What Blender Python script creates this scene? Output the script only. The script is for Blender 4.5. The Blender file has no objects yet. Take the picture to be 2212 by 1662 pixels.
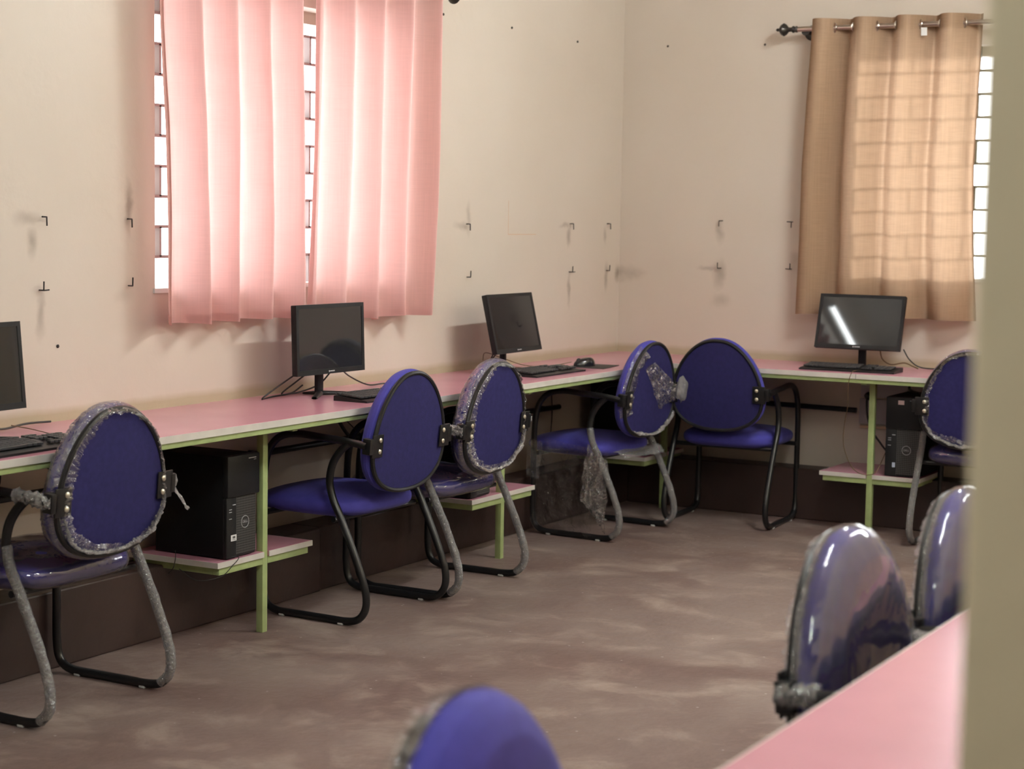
import bpy, bmesh, math, random
from mathutils import Vector, Matrix, noise
PI = math.pi
scn = bpy.context.scene
COL = scn.collection
random.seed(7)

# ------------------------------------------------------------------ camera, world, lights, exposure
cam_data = bpy.data.cameras.new('camera')
cam = bpy.data.objects.new('camera', cam_data)
COL.objects.link(cam)
cam_data.sensor_width = 36.0
cam_data.lens = 3915.2 / 2212.0 * 36.0
cam_data.clip_start = 0.05
yaw, pitch, roll = math.radians(29.5608), math.radians(5.2749), math.radians(0.94283)
F = Vector((math.cos(yaw) * math.cos(pitch), math.sin(yaw) * math.cos(pitch), -math.sin(pitch)))
R0 = Vector((math.sin(yaw), -math.cos(yaw), 0))
U0 = R0.cross(F)
RR = R0 * math.cos(roll) + U0 * math.sin(roll)
UU = U0 * math.cos(roll) - R0 * math.sin(roll)
M = Matrix.Identity(4)
for i in range(3):
    M[i][0] = RR[i]; M[i][1] = UU[i]; M[i][2] = -F[i]
M[0][3], M[1][3], M[2][3] = -8.33703, -4.10949, 1.42478
cam.matrix_world = M
cam_data.dof.use_dof = True
cam_data.dof.focus_distance = 6.2
cam_data.dof.aperture_fstop = 4.0
cam_data.dof.aperture_blades = 8
scn.camera = cam

scn.view_settings.view_transform = 'Standard'
scn.view_settings.look = 'None'
scn.view_settings.gamma = 1.0
scn.view_settings.use_curve_mapping = False
scn.view_settings.exposure = 0.68

w = bpy.data.worlds.new('overcast_sky')
scn.world = w
w.use_nodes = True
bg = w.node_tree.nodes['Background']
bg.inputs['Color'].default_value = (0.97, 1.0, 1.02, 1)
bg.inputs['Strength'].default_value = 4.2

try:
    scn.cycles.max_bounces = 10
    scn.cycles.transparent_max_bounces = 16
    scn.cycles.sample_clamp_indirect = 6.0
    scn.cycles.caustics_reflective = False
    scn.cycles.caustics_refractive = False
except Exception:
    pass

def portal(name, loc, rot, sx, sy):
    l = bpy.data.lights.new(name, 'AREA'); l.shape = 'RECTANGLE'; l.size = sx; l.size_y = sy
    l.cycles.is_portal = True
    o = bpy.data.objects.new(name, l); o.location = loc; o.rotation_euler = rot
    COL.objects.link(o)
portal('window_portal', (-2.79, 0.24, 1.68), (-PI / 2, 0, 0), 1.56, 1.06)
portal('window_portal', (0.24, -2.03, 1.70), (0, PI / 2, 0), 1.10, 1.54)

sl = bpy.data.lights.new('hazy_sun', 'SUN'); sl.energy = 3.4; sl.angle = math.radians(5); sl.color = (1.0, .97, .92)
so = bpy.data.objects.new('hazy_sun', sl); COL.objects.link(so)
so.rotation_euler = Vector((-1, .04, -.10)).to_track_quat('-Z', 'Y').to_euler()

# ------------------------------------------------------------------ materials
def nodes_of(m):
    m.use_nodes = True
    nt = m.node_tree
    return nt, nt.nodes, nt.links
def mat(name, col, rough=0.5, metal=0.0, var=None, bump=None, sheen=0.0, coat=0.0, spec=0.5, alpha=None):
    m = bpy.data.materials.new(name)
    nt, N, L = nodes_of(m)
    b = N['Principled BSDF']
    b.inputs['Base Color'].default_value = (*col, 1)
    b.inputs['Roughness'].default_value = rough
    b.inputs['Metallic'].default_value = metal
    b.inputs['Specular IOR Level'].default_value = spec
    b.inputs['Sheen Weight'].default_value = sheen
    b.inputs['Coat Weight'].default_value = coat
    tc = N.new('ShaderNodeTexCoord')
    if var:
        s, a = var
        n = N.new('ShaderNodeTexNoise'); n.inputs['Scale'].default_value = s; n.inputs['Detail'].default_value = 5
        L.new(tc.outputs['Object'], n.inputs['Vector'])
        r = N.new('ShaderNodeMapRange')
        r.inputs['From Min'].default_value = 0.3; r.inputs['From Max'].default_value = 0.7
        r.inputs['To Min'].default_value = 1 - a; r.inputs['To Max'].default_value = 1 + a
        L.new(n.outputs['Fac'], r.inputs['Value'])
        v = N.new('ShaderNodeVectorMath'); v.operation = 'SCALE'
        v.inputs[0].default_value = col
        L.new(r.outputs['Result'], v.inputs['Scale'])
        L.new(v.outputs['Vector'], b.inputs['Base Color'])
    if bump:
        s, st, d = bump
        n2 = N.new('ShaderNodeTexNoise'); n2.inputs['Scale'].default_value = s; n2.inputs['Detail'].default_value = 4
        L.new(tc.outputs['Object'], n2.inputs['Vector'])
        bp = N.new('ShaderNodeBump'); bp.inputs['Strength'].default_value = st; bp.inputs['Distance'].default_value = d
        L.new(n2.outputs['Fac'], bp.inputs['Height'])
        L.new(bp.outputs['Normal'], b.inputs['Normal'])
    return m

def film(name, refl=0.30, white=0.05, scale=30, strength=0.6, dist=0.01, rough=0.09, lo=.07):
    m = bpy.data.materials.new(name)
    nt, N, L = nodes_of(m)
    N.clear()
    out = N.new('ShaderNodeOutputMaterial')
    tr = N.new('ShaderNodeBsdfTransparent'); tr.inputs['Color'].default_value = (0.95, 0.95, 0.96, 1)
    gl = N.new('ShaderNodeBsdfGlossy'); gl.inputs['Roughness'].default_value = rough
    gl.inputs['Color'].default_value = (0.95, 0.95, 0.95, 1)
    df = N.new('ShaderNodeBsdfDiffuse'); df.inputs['Color'].default_value = (0.8, 0.8, 0.82, 1)
    tl = N.new('ShaderNodeBsdfTranslucent'); tl.inputs['Color'].default_value = (0.8, 0.8, 0.82, 1)
    tc = N.new('ShaderNodeTexCoord')
    n = N.new('ShaderNodeTexNoise'); n.inputs['Scale'].default_value = scale; n.inputs['Detail'].default_value = 3
    n.inputs['Distortion'].default_value = 1.2
    L.new(tc.outputs['Object'], n.inputs['Vector'])
    bp = N.new('ShaderNodeBump'); bp.inputs['Strength'].default_value = strength; bp.inputs['Distance'].default_value = dist
    L.new(n.outputs['Fac'], bp.inputs['Height'])
    L.new(bp.outputs['Normal'], gl.inputs['Normal'])
    lw = N.new('ShaderNodeLayerWeight'); lw.inputs['Blend'].default_value = refl
    L.new(bp.outputs['Normal'], lw.inputs['Normal'])
    r = N.new('ShaderNodeMapRange'); r.inputs['To Min'].default_value = lo; r.inputs['To Max'].default_value = 0.8
    L.new(lw.outputs['Fresnel'], r.inputs['Value'])
    mx = N.new('ShaderNodeMixShader'); L.new(r.outputs['Result'], mx.inputs['Fac'])
    L.new(tr.outputs[0], mx.inputs[1]); L.new(gl.outputs[0], mx.inputs[2])
    md = N.new('ShaderNodeMixShader'); md.inputs['Fac'].default_value = 0.35
    L.new(df.outputs[0], md.inputs[1]); L.new(tl.outputs[0], md.inputs[2])
    m2 = N.new('ShaderNodeMixShader'); m2.inputs['Fac'].default_value = white
    L.new(mx.outputs[0], m2.inputs[1]); L.new(md.outputs[0], m2.inputs[2])
    L.new(m2.outputs[0], out.inputs['Surface'])
    return m

def cloth(name, col, trans=0.5, rough=0.8, streak=0.12):
    m = bpy.data.materials.new(name)
    nt, N, L = nodes_of(m); N.clear()
    out = N.new('ShaderNodeOutputMaterial')
    tc = N.new('ShaderNodeTexCoord')
    mp = N.new('ShaderNodeMapping'); mp.inputs['Scale'].default_value = (160, 160, 3)
    L.new(tc.outputs['Object'], mp.inputs['Vector'])
    n = N.new('ShaderNodeTexNoise'); n.inputs['Scale'].default_value = 1.0; n.inputs['Detail'].default_value = 6
    L.new(mp.outputs[0], n.inputs['Vector'])
    mp2 = N.new('ShaderNodeMapping'); mp2.inputs['Scale'].default_value = (14, 14, 420)
    L.new(tc.outputs['Object'], mp2.inputs['Vector'])
    n2 = N.new('ShaderNodeTexNoise'); n2.inputs['Scale'].default_value = 1.0; n2.inputs['Detail'].default_value = 3
    L.new(mp2.outputs[0], n2.inputs['Vector'])
    ad = N.new('ShaderNodeMath'); ad.operation = 'ADD'
    L.new(n.outputs['Fac'], ad.inputs[0]); L.new(n2.outputs['Fac'], ad.inputs[1])
    r = N.new('ShaderNodeMapRange'); r.inputs['From Min'].default_value = 0.7; r.inputs['From Max'].default_value = 1.3
    r.inputs['To Min'].default_value = 1 - streak; r.inputs['To Max'].default_value = 1 + streak
    L.new(ad.outputs[0], r.inputs['Value'])
    v = N.new('ShaderNodeVectorMath'); v.operation = 'SCALE'; v.inputs[0].default_value = col
    L.new(r.outputs['Result'], v.inputs['Scale'])
    d = N.new('ShaderNodeBsdfDiffuse'); t = N.new('ShaderNodeBsdfTranslucent')
    g = N.new('ShaderNodeBsdfGlossy'); g.inputs['Roughness'].default_value = 0.42
    L.new(v.outputs[0], d.inputs['Color']); L.new(v.outputs[0], t.inputs['Color']); L.new(v.outputs[0], g.inputs['Color'])
    mx = N.new('ShaderNodeMixShader'); mx.inputs['Fac'].default_value = trans
    L.new(d.outputs[0], mx.inputs[1]); L.new(t.outputs[0], mx.inputs[2])
    m2 = N.new('ShaderNodeMixShader'); m2.inputs['Fac'].default_value = 0.10
    L.new(mx.outputs[0], m2.inputs[1]); L.new(g.outputs[0], m2.inputs[2])
    L.new(m2.outputs[0], out.inputs['Surface'])
    return m

# smudges and scuffs on the plaster: (centre x,y,z, half sizes along wall, height, strength)
SMUDGE = [
    (-4.17, 0, 1.40, 0.045, 0.022, .35), (-4.145, 0, 1.32, 0.020, 0.040, .5), (-3.70, 0, 1.44, 0.014, 0.075, .55),
    (-4.11, 0, 1.10, 0.018, 0.070, .45), (-3.72, 0, 1.14, 0.045, 0.020, .20), (-1.50, 0, 1.42, 0.020, 0.060, .35),
    (-1.55, 0, 1.385, 0.060, 0.018, .35), (-0.56, 0, 1.34, 0.020, 0.045, .5), (-0.60, 0, 1.39, 0.050, 0.012, .4),
    (-0.55, 0, 1.08, 0.014, 0.070, .5), (-0.17, 0, 1.34, 0.014, 0.040, .4), (-0.15, 0, 1.13, 0.020, 0.060, .5),
    (-0.02, 0, 1.15, 0.030, 0.040, .7), (0, -0.55, 1.37, 0.020, 0.050, .4), (0, -0.55, 1.16, 0.030, 0.060, .45),
    (0, -0.95, 1.25, 0.025, 0.035, .30), (0, -0.56, 1.03, 0.050, 0.030, .28), (0, -0.50, 1.19, 0.060, 0.012, .35),
]
def plaster(name, smudges=True):
    m = bpy.data.materials.new(name)
    nt, N, L = nodes_of(m)
    b = N['Principled BSDF']; b.inputs['Roughness'].default_value = 0.42
    b.inputs['Specular IOR Level'].default_value = 0.35
    geo = N.new('ShaderNodeNewGeometry')
    n = N.new('ShaderNodeTexNoise'); n.inputs['Scale'].default_value = 1.3; n.inputs['Detail'].default_value = 5
    L.new(geo.outputs['Position'], n.inputs['Vector'])
    cr = N.new('ShaderNodeValToRGB')
    cr.color_ramp.elements[0].position = 0.35; cr.color_ramp.elements[0].color = (0.60, 0.525, 0.445, 1)
    cr.color_ramp.elements[1].position = 0.68; cr.color_ramp.elements[1].color = (0.635, 0.565, 0.49, 1)
    L.new(n.outputs['Fac'], cr.inputs['Fac'])
    col = cr.outputs['Color']
    sep = N.new('ShaderNodeSeparateXYZ'); L.new(geo.outputs['Position'], sep.inputs[0])
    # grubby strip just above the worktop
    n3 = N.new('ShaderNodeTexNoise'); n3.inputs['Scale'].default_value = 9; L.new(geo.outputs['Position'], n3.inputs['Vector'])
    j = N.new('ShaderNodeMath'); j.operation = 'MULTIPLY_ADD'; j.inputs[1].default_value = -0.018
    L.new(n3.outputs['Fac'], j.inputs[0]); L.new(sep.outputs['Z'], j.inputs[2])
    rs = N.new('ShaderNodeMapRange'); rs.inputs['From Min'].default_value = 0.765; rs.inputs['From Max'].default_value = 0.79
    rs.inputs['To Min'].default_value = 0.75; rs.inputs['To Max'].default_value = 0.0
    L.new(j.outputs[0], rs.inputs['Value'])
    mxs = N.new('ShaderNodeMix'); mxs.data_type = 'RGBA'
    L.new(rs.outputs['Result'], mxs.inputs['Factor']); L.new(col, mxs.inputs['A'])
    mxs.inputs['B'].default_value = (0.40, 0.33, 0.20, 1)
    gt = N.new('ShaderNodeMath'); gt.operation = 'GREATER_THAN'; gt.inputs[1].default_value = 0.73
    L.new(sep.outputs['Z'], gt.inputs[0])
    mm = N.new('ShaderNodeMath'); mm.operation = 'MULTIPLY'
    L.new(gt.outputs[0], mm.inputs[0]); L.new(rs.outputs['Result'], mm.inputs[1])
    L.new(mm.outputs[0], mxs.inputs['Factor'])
    col = mxs.outputs['Result']
    if smudges:
        n4 = N.new('ShaderNodeTexNoise'); n4.inputs['Scale'].default_value = 14; n4.inputs['Detail'].default_value = 4
        L.new(geo.outputs['Position'], n4.inputs['Vector'])
        off = N.new('ShaderNodeVectorMath'); off.operation = 'MULTIPLY_ADD'
        off.inputs[1].default_value = (0.05, 0.05, 0.05); L.new(n4.outputs['Color'], off.inputs[0])
        L.new(geo.outputs['Position'], off.inputs[2])
        acc = None
        for (x, y, z, sx, sz, st) in SMUDGE:
            s = N.new('ShaderNodeVectorMath'); s.operation = 'SUBTRACT'; s.inputs[1].default_value = (x + .025, y + .025, z + .025)
            L.new(off.outputs[0], s.inputs[0])
            q = N.new('ShaderNodeVectorMath'); q.operation = 'MULTIPLY'
            q.inputs[1].default_value = (1 / sx if y == 0 else 8, 1 / sx if y != 0 else 8, 1 / sz)
            L.new(s.outputs[0], q.inputs[0])
            ln = N.new('ShaderNodeVectorMath'); ln.operation = 'LENGTH'; L.new(q.outputs[0], ln.inputs[0])
            mr = N.new('ShaderNodeMapRange'); mr.interpolation_type = 'SMOOTHSTEP'
            mr.inputs['From Min'].default_value = 0; mr.inputs['From Max'].default_value = 1.6
            mr.inputs['To Min'].default_value = st; mr.inputs['To Max'].default_value = 0
            L.new(ln.outputs['Value'], mr.inputs['Value'])
            if acc is None: acc = mr.outputs[0]
            else:
                a = N.new('ShaderNodeMath'); a.operation = 'MAXIMUM'; L.new(acc, a.inputs[0]); L.new(mr.outputs[0], a.inputs[1]); acc = a.outputs[0]
        mx = N.new('ShaderNodeMix'); mx.data_type = 'RGBA'
        L.new(acc, mx.inputs['Factor']); L.new(col, mx.inputs['A']); mx.inputs['B'].default_value = (0.16, 0.115, 0.085, 1)
        col = mx.outputs['Result']
    L.new(col, b.inputs['Base Color'])
    nb = N.new('ShaderNodeTexNoise'); nb.inputs['Scale'].default_value = 26; nb.inputs['Detail'].default_value = 3
    L.new(geo.outputs['Position'], nb.inputs['Vector'])
    bp = N.new('ShaderNodeBump'); bp.inputs['Strength'].default_value = 0.10; bp.inputs['Distance'].default_value = 0.01
    L.new(nb.outputs['Fac'], bp.inputs['Height']); L.new(bp.outputs['Normal'], b.inputs['Normal'])
    return m

def floor_material():
    m = bpy.data.materials.new('red_oxide_floor')
    nt, N, L = nodes_of(m)
    b = N['Principled BSDF']; b.inputs['Specular IOR Level'].default_value = 0.35
    geo = N.new('ShaderNodeNewGeometry')
    def nz(scale, detail=5, dist=0.0, sc=None):
        n = N.new('ShaderNodeTexNoise'); n.inputs['Scale'].default_value = scale; n.inputs['Detail'].default_value = detail
        n.inputs['Distortion'].default_value = dist
        if sc:
            mp = N.new('ShaderNodeMapping'); mp.inputs['Scale'].default_value = sc; mp.inputs['Rotation'].default_value = (0, 0, 0.5)
            L.new(geo.outputs['Position'], mp.inputs['Vector']); L.new(mp.outputs[0], n.inputs['Vector'])
        else: L.new(geo.outputs['Position'], n.inputs['Vector'])
        return n
    def ramp(src, p0, c0, p1, c1):
        r = N.new('ShaderNodeValToRGB'); e = r.color_ramp.elements
        e[0].position = p0; e[0].color = c0; e[1].position = p1; e[1].color = c1
        L.new(src, r.inputs['Fac']); return r
    a = nz(1.5, 6, .6)
    base = ramp(a.outputs['Fac'], .36, (0.150, 0.098, 0.086, 1), .66, (0.215, 0.162, 0.145, 1))
    d = nz(4.5, 12, .4, (1, .8, 1)); d.inputs['Roughness'].default_value = .68
    dust = ramp(d.outputs['Fac'], .50, (0, 0, 0, 1), .72, (.6, .6, .6, 1))
    mx = N.new('ShaderNodeMix'); mx.data_type = 'RGBA'; mx.inputs['B'].default_value = (0.42, 0.34, 0.29, 1)
    L.new(dust.outputs['Color'], mx.inputs['Factor']); L.new(base.outputs['Color'], mx.inputs['A'])
    v = N.new('ShaderNodeTexVoronoi'); v.inputs['Scale'].default_value = 11; v.inputs['Randomness'].default_value = 1
    L.new(geo.outputs['Position'], v.inputs['Vector'])
    sp = ramp(v.outputs['Distance'], .035, (.55, .55, .55, 1), .055, (0, 0, 0, 1))
    mx2 = N.new('ShaderNodeMix'); mx2.data_type = 'RGBA'; mx2.inputs['B'].default_value = (0.55, 0.50, 0.47, 1)
    L.new(sp.outputs['Color'], mx2.inputs['Factor']); L.new(mx.outputs['Result'], mx2.inputs['A'])
    L.new(mx2.outputs['Result'], b.inputs['Base Color'])
    rr = ramp(d.outputs['Fac'], .3, (.42, .42, .42, 1), .7, (.62, .62, .62, 1))
    L.new(rr.outputs['Color'], b.inputs['Roughness'])
    f = nz(22, 6)
    bp = N.new('ShaderNodeBump'); bp.inputs['Strength'].default_value = 0.35; bp.inputs['Distance'].default_value = 0.012
    L.new(f.outputs['Fac'], bp.inputs['Height']); L.new(bp.outputs['Normal'], b.inputs['Normal'])
    return m

def mesh_front_material():
    m = mat('perforated_black_plastic', (0.014, 0.014, 0.015), 0.35)
    nt, N, L = nodes_of(m); b = N['Principled BSDF']
    tc = N.new('ShaderNodeTexCoord')
    mp = N.new('ShaderNodeMapping'); mp.inputs['Rotation'].default_value = (0, 0.785, 0); mp.inputs['Scale'].default_value = (170, 170, 170)
    L.new(tc.outputs['Object'], mp.inputs['Vector'])
    ck = N.new('ShaderNodeTexChecker'); ck.inputs['Scale'].default_value = 1.0
    ck.inputs['Color1'].default_value = (0.006, 0.006, 0.006, 1); ck.inputs['Color2'].default_value = (0.07, 0.07, 0.07, 1)
    L.new(mp.outputs[0], ck.inputs['Vector']); L.new(ck.outputs['Color'], b.inputs['Base Color'])
    bp = N.new('ShaderNodeBump'); bp.inputs['Strength'].default_value = .5; bp.inputs['Distance'].default_value = .002
    L.new(ck.outputs['Fac'], bp.inputs['Height']); L.new(bp.outputs['Normal'], b.inputs['Normal'])
    return m

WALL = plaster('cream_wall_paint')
WALL2 = mat('olive_beige_wall_paint', (0.74, 0.64, 0.43), 0.6, var=(2.0, .04), bump=(30, .1, .01))
CEIL = mat('white_ceiling_paint', (0.66, 0.62, 0.55), 0.7, var=(2.0, .03))
FLOOR = floor_material()
DADO = mat('dark_brown_skirting_paint', (0.034, 0.019, 0.016), 0.42, var=(3, .25), bump=(18, .2, .01))
PINK = mat('pink_laminate', (0.60, 0.275, 0.35), 0.22, var=(3.5, .06), spec=0.55)
EDGE = mat('white_edge_band', (0.60, 0.57, 0.52), 0.45, var=(20, .06))
UNDER = mat('raw_board_underside', (0.22, 0.17, 0.13), 0.8)
GREEN = mat('lime_green_enamel', (0.35, 0.435, 0.19), 0.42, var=(18, .12), bump=(60, .12, .004))
BLUE = mat('royal_blue_fabric', (0.055, 0.050, 0.31), 0.75, var=(40, .10), bump=(220, .25, .002), sheen=0.08, spec=.25)
BLUEBACK = mat('navy_blue_back_cloth', (0.020, 0.018, 0.082), 0.8, var=(60, .10), bump=(260, .25, .002), spec=.15)
BLACKMETAL = mat('black_powder_coated_steel', (0.009, 0.009, 0.010), 0.30, bump=(90, .08, .002), spec=.4)
BLACKRUBBER = mat('black_rubber_piping', (0.010, 0.010, 0.011), 0.33, spec=.35)
BOLT = mat('zinc_bolt', (0.62, 0.58, 0.48), 0.35, 0.85)
CAPW = mat('translucent_white_foot_cap', (0.62, 0.64, 0.62), 0.4)
PLASTIC = mat('black_matt_plastic', (0.012, 0.012, 0.013), 0.42, bump=(150, .15, .002), spec=.25)
GLOSSP = mat('black_gloss_plastic', (0.012, 0.012, 0.014), 0.18)
SCREEN = mat('dark_lcd_panel', (0.018, 0.018, 0.020), 0.035, spec=0.55)
KEYM = mat('black_keycap_plastic', (0.032, 0.032, 0.034), 0.45)
GRILLEM = mesh_front_material()
STEELCASE = mat('black_steel_casing', (0.006, 0.006, 0.0065), 0.6, bump=(120, .1, .002), spec=.15)
PAPER = mat('white_paper_label', (0.75, 0.75, 0.73), 0.6)
PINKPAPER = mat('pale_pink_paper_label', (0.66, 0.50, 0.49), 0.6)
INK = mat('black_print', (0.03, 0.03, 0.03), 0.6)
PRINT = mat('grey_printed_logo', (0.42, 0.42, 0.44), 0.4)
CHROME = mat('brushed_steel', (0.52, 0.46, 0.40), 0.28, 1.0, bump=(60, .1, .002))
IRON = mat('dark_iron', (0.035, 0.03, 0.028), 0.55, 0.3)
BRONZE = mat('black_bronze_finial', (0.03, 0.027, 0.024), 0.3, 0.4)
WOODFRAME = mat('painted_window_frame', (0.50, 0.44, 0.36), 0.5, var=(6, .08))
GRID = mat('pinkish_grey_grille_paint', (0.30, 0.235, 0.225), 0.5, var=(12, .1))
GRIDB = mat('dark_green_grille_paint', (0.08, 0.075, 0.05), 0.55, var=(12, .3))
PINKCLOTH = cloth('sheer_pink_curtain', (0.78, 0.50, 0.47), 0.48, streak=.04)
BROWNCLOTH = cloth('golden_brown_curtain', (0.43, 0.295, 0.20), 0.36, streak=.09)
CORD = mat('black_cable_sheath', (0.02, 0.018, 0.017), 0.5)
CORDB = mat('brown_cable_sheath', (0.12, 0.07, 0.03), 0.5)
FILM = film('wrinkled_clear_film', .34, .010, 24, 1.0, .02, .035, .15)
FILMS = film('taut_clear_film', .42, .05, 4, .5, .03, .035, .10)
CRUMPLE = film('bunched_plastic_film', .50, .20, 60, 1.0, .02, .10, .2)
LEGFILM = film('grey_leg_film', .45, .17, 90, 1.0, .02, .13, .22)
LOOSE = film('loose_torn_film', .25, .02, 26, 1.0, .03, .06, .06)
SWITCH = mat('grey_switch_plate', (0.42, 0.40, 0.42), 0.4)
MARKW = mat('scraped_plaster', (0.62, 0.42, 0.28), 0.7)
def emit(name, col, s):
    m = bpy.data.materials.new(name); nt, N, L = nodes_of(m); N.clear()
    o = N.new('ShaderNodeOutputMaterial'); e = N.new('ShaderNodeEmission')
    e.inputs['Color'].default_value = (*col, 1); e.inputs['Strength'].default_value = s
    L.new(e.outputs[0], o.inputs['Surface']); return m
TUBE = emit('fluorescent_tube_glow', (0.95, 1.0, 1.0), 19.0)
FILLTUBE3 = emit('dim_fill_tube_glow', (0.95, 1.0, 0.99), 95.0)  # glow of the added fill batten on the partition
FILLTUBE4 = emit('strong_fill_tube_glow', (0.95, 1.0, 0.99), 300.0)  # glow of the added fill batten toward the right wall
FILLTUBE2 = emit('bright_fill_tube_glow', (0.95, 1.0, 0.99), 190.0)  # glow shared by the two other added ceiling fill battens

FIXT = mat('white_lamp_housing', (0.75, 0.75, 0.72), 0.4)

# ------------------------------------------------------------------ geometry helpers
class MB:
    def __init__(s): s.v = []; s.f = []; s.mi = []; s.cur = 0
    def _add(s, vs, fs):
        o = len(s.v); s.v += [tuple(v) for v in vs]; s.f += [tuple(i + o for i in f) for f in fs]; s.mi += [s.cur] * len(fs)
        return s
    def box(s, x0, x1, y0, y1, z0, z1, bevel=0, m=None, seg=2):
        bm = bmesh.new(); bmesh.ops.create_cube(bm, size=1)
        for v in bm.verts:
            v.co = Vector(((x0 + x1) / 2 + v.co.x * (x1 - x0), (y0 + y1) / 2 + v.co.y * (y1 - y0), (z0 + z1) / 2 + v.co.z * (z1 - z0)))
        if bevel > 0: bmesh.ops.bevel(bm, geom=bm.edges[:], offset=bevel, segments=seg, affect='EDGES', profile=.5)
        if m is not None: bm.transform(m)
        bm.verts.index_update()
        s._add([v.co for v in bm.verts], [[v.index for v in f.verts] for f in bm.faces]); bm.free(); return s
    def grid(s, fn, nu, nv, closeu=False, closev=False):
        vs = [fn(i / (nu if closeu else nu - 1), j / (nv if closev else nv - 1)) for j in range(nv) for i in range(nu)]
        fs = []
        for j in range(nv if closev else nv - 1):
            for i in range(nu if closeu else nu - 1):
                a = j * nu + i; b = j * nu + (i + 1) % nu; c = ((j + 1) % nv) * nu + (i + 1) % nu; d = ((j + 1) % nv) * nu + i
                fs.append((a, b, c, d))
        return s._add(vs, fs)
    def tube(s, pts, r, n=10, closed=False, cap=True):
        P = [Vector(p) for p in pts]; k = len(P)
        rf = r if callable(r) else (lambda t, a: r)
        T = []
        for i in range(k):
            a = P[(i - 1) % k] if (closed or i > 0) else P[i]; b = P[(i + 1) % k] if (closed or i < k - 1) else P[i]
            T.append((b - a).normalized())
        up = Vector((0, 0, 1)) if abs(T[0].z) < .9 else Vector((1, 0, 0))
        nrm = (up - T[0] * up.dot(T[0])).normalized(); vs = []
        for i in range(k):
            nrm = (nrm - T[i] * nrm.dot(T[i])).normalized(); bn = T[i].cross(nrm)
            for j in range(n):
                a = 2 * PI * j / n; rr = rf(i / max(1, k - 1), a)
                vs.append(P[i] + (nrm * math.cos(a) + bn * math.sin(a)) * rr)
        fs = []
        for i in range(k if closed else k - 1):
            for j in range(n):
                a = i * n + j; b = i * n + (j + 1) % n; c = ((i + 1) % k) * n + (j + 1) % n; d = ((i + 1) % k) * n + j
                fs.append((a, b, c, d))
        if cap and not closed:
            fs.append(tuple(range(n - 1, -1, -1))); fs.append(tuple((k - 1) * n + j for j in range(n)))
        return s._add(vs, fs)
    def lathe(s, prof, axis='z', o=(0, 0, 0), n=24):
        vs = []
        for (r, h) in prof:
            for j in range(n):
                a = 2 * PI * j / n; c, q = r * math.cos(a), r * math.sin(a)
                p = {'z': (c, q, h), 'y': (c, h, q), 'x': (h, c, q)}[axis]
                vs.append((p[0] + o[0], p[1] + o[1], p[2] + o[2]))
        fs = [(i * n + j, i * n + (j + 1) % n, (i + 1) * n + (j + 1) % n, (i + 1) * n + j) for i in range(len(prof) - 1) for j in range(n)]
        fs.append(tuple(range(n))[::-1]); fs.append(tuple((len(prof) - 1) * n + j for j in range(n)))
        return s._add(vs, fs)
    def mesh(s, name, mats, smooth=True, angle=40):
        me = bpy.data.meshes.new(name); me.from_pydata(s.v, [], s.f); me.validate()
        for m in (mats if isinstance(mats, (list, tuple)) else [mats]): me.materials.append(m)
        if len(me.polygons) == len(s.mi):
            me.polygons.foreach_set('material_index', s.mi)
        bm = bmesh.new(); bm.from_mesh(me); bmesh.ops.recalc_face_normals(bm, faces=bm.faces[:])
        if smooth:
            for f in bm.faces: f.smooth = True
            for e in bm.edges:
                if len(e.link_faces) == 2 and e.calc_face_angle(0) > math.radians(angle): e.smooth = False
        bm.to_mesh(me); bm.free(); me.update()
        return me
def smooth_path(P, n=8, closed=False):
    P = [Vector(p) for p in P]; k = len(P); out = []
    rng = range(k if closed else k - 1)
    for i in rng:
        p0 = P[(i - 1) % k] if (closed or i > 0) else P[0] * 2 - P[1]; p1 = P[i]; p2 = P[(i + 1) % k]
        p3 = P[(i + 2) % k] if (closed or i < k - 2) else P[-1] * 2 - P[-2]
        for j in range(n):
            t = j / n
            out.append(0.5 * ((2 * p1) + (p2 - p0) * t + (2 * p0 - 5 * p1 + 4 * p2 - p3) * t * t + (3 * p1 - p0 - 3 * p2 + p3) * t ** 3))
    if not closed: out.append(P[-1])
    return out
CACHE = {}
def part(name, mb, m, parent=None, key=None, smooth=True, angle=40, label=None, loc=None):
    if key and key in CACHE: me = CACHE[key]
    else:
        me = (mb() if callable(mb) else mb).mesh(name, m, smooth, angle)
        if key: CACHE[key] = me
    o = bpy.data.objects.new(name, me); COL.objects.link(o)
    if parent: o.parent = parent
    if loc: o.location = loc
    if label: o['label'] = label
    return o
def thing(name, label, cat, loc=(0, 0, 0), rz=0, group=None, rx=0, ry=0):
    o = bpy.data.objects.new(name, None); COL.objects.link(o); o.empty_display_size = .1
    o.location = loc; o.rotation_euler = (rx, ry, rz); o['label'] = label; o['category'] = cat
    if group: o['group'] = group
    return o
def tag(o, label, cat, group=None):
    o['label'] = label; o['category'] = cat
    if group: o['group'] = group
    return o
def struct(name, mb, m, parent=None, smooth=False):
    o = part(name, mb, m, parent, smooth=smooth)
    if parent is None: o['kind'] = 'structure'
    return o
def text_mesh(txt, size):
    cu = bpy.data.curves.new('lettering', 'FONT'); cu.body = txt; cu.size = size; cu.align_x = 'CENTER'; cu.align_y = 'CENTER'
    cu.extrude = 0.0002
    o = bpy.data.objects.new('lettering', cu); COL.objects.link(o)
    bpy.context.view_layer.update()
    me = bpy.data.meshes.new_from_object(o.evaluated_get(bpy.context.evaluated_depsgraph_get()))
    bpy.data.objects.remove(o); return me

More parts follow.
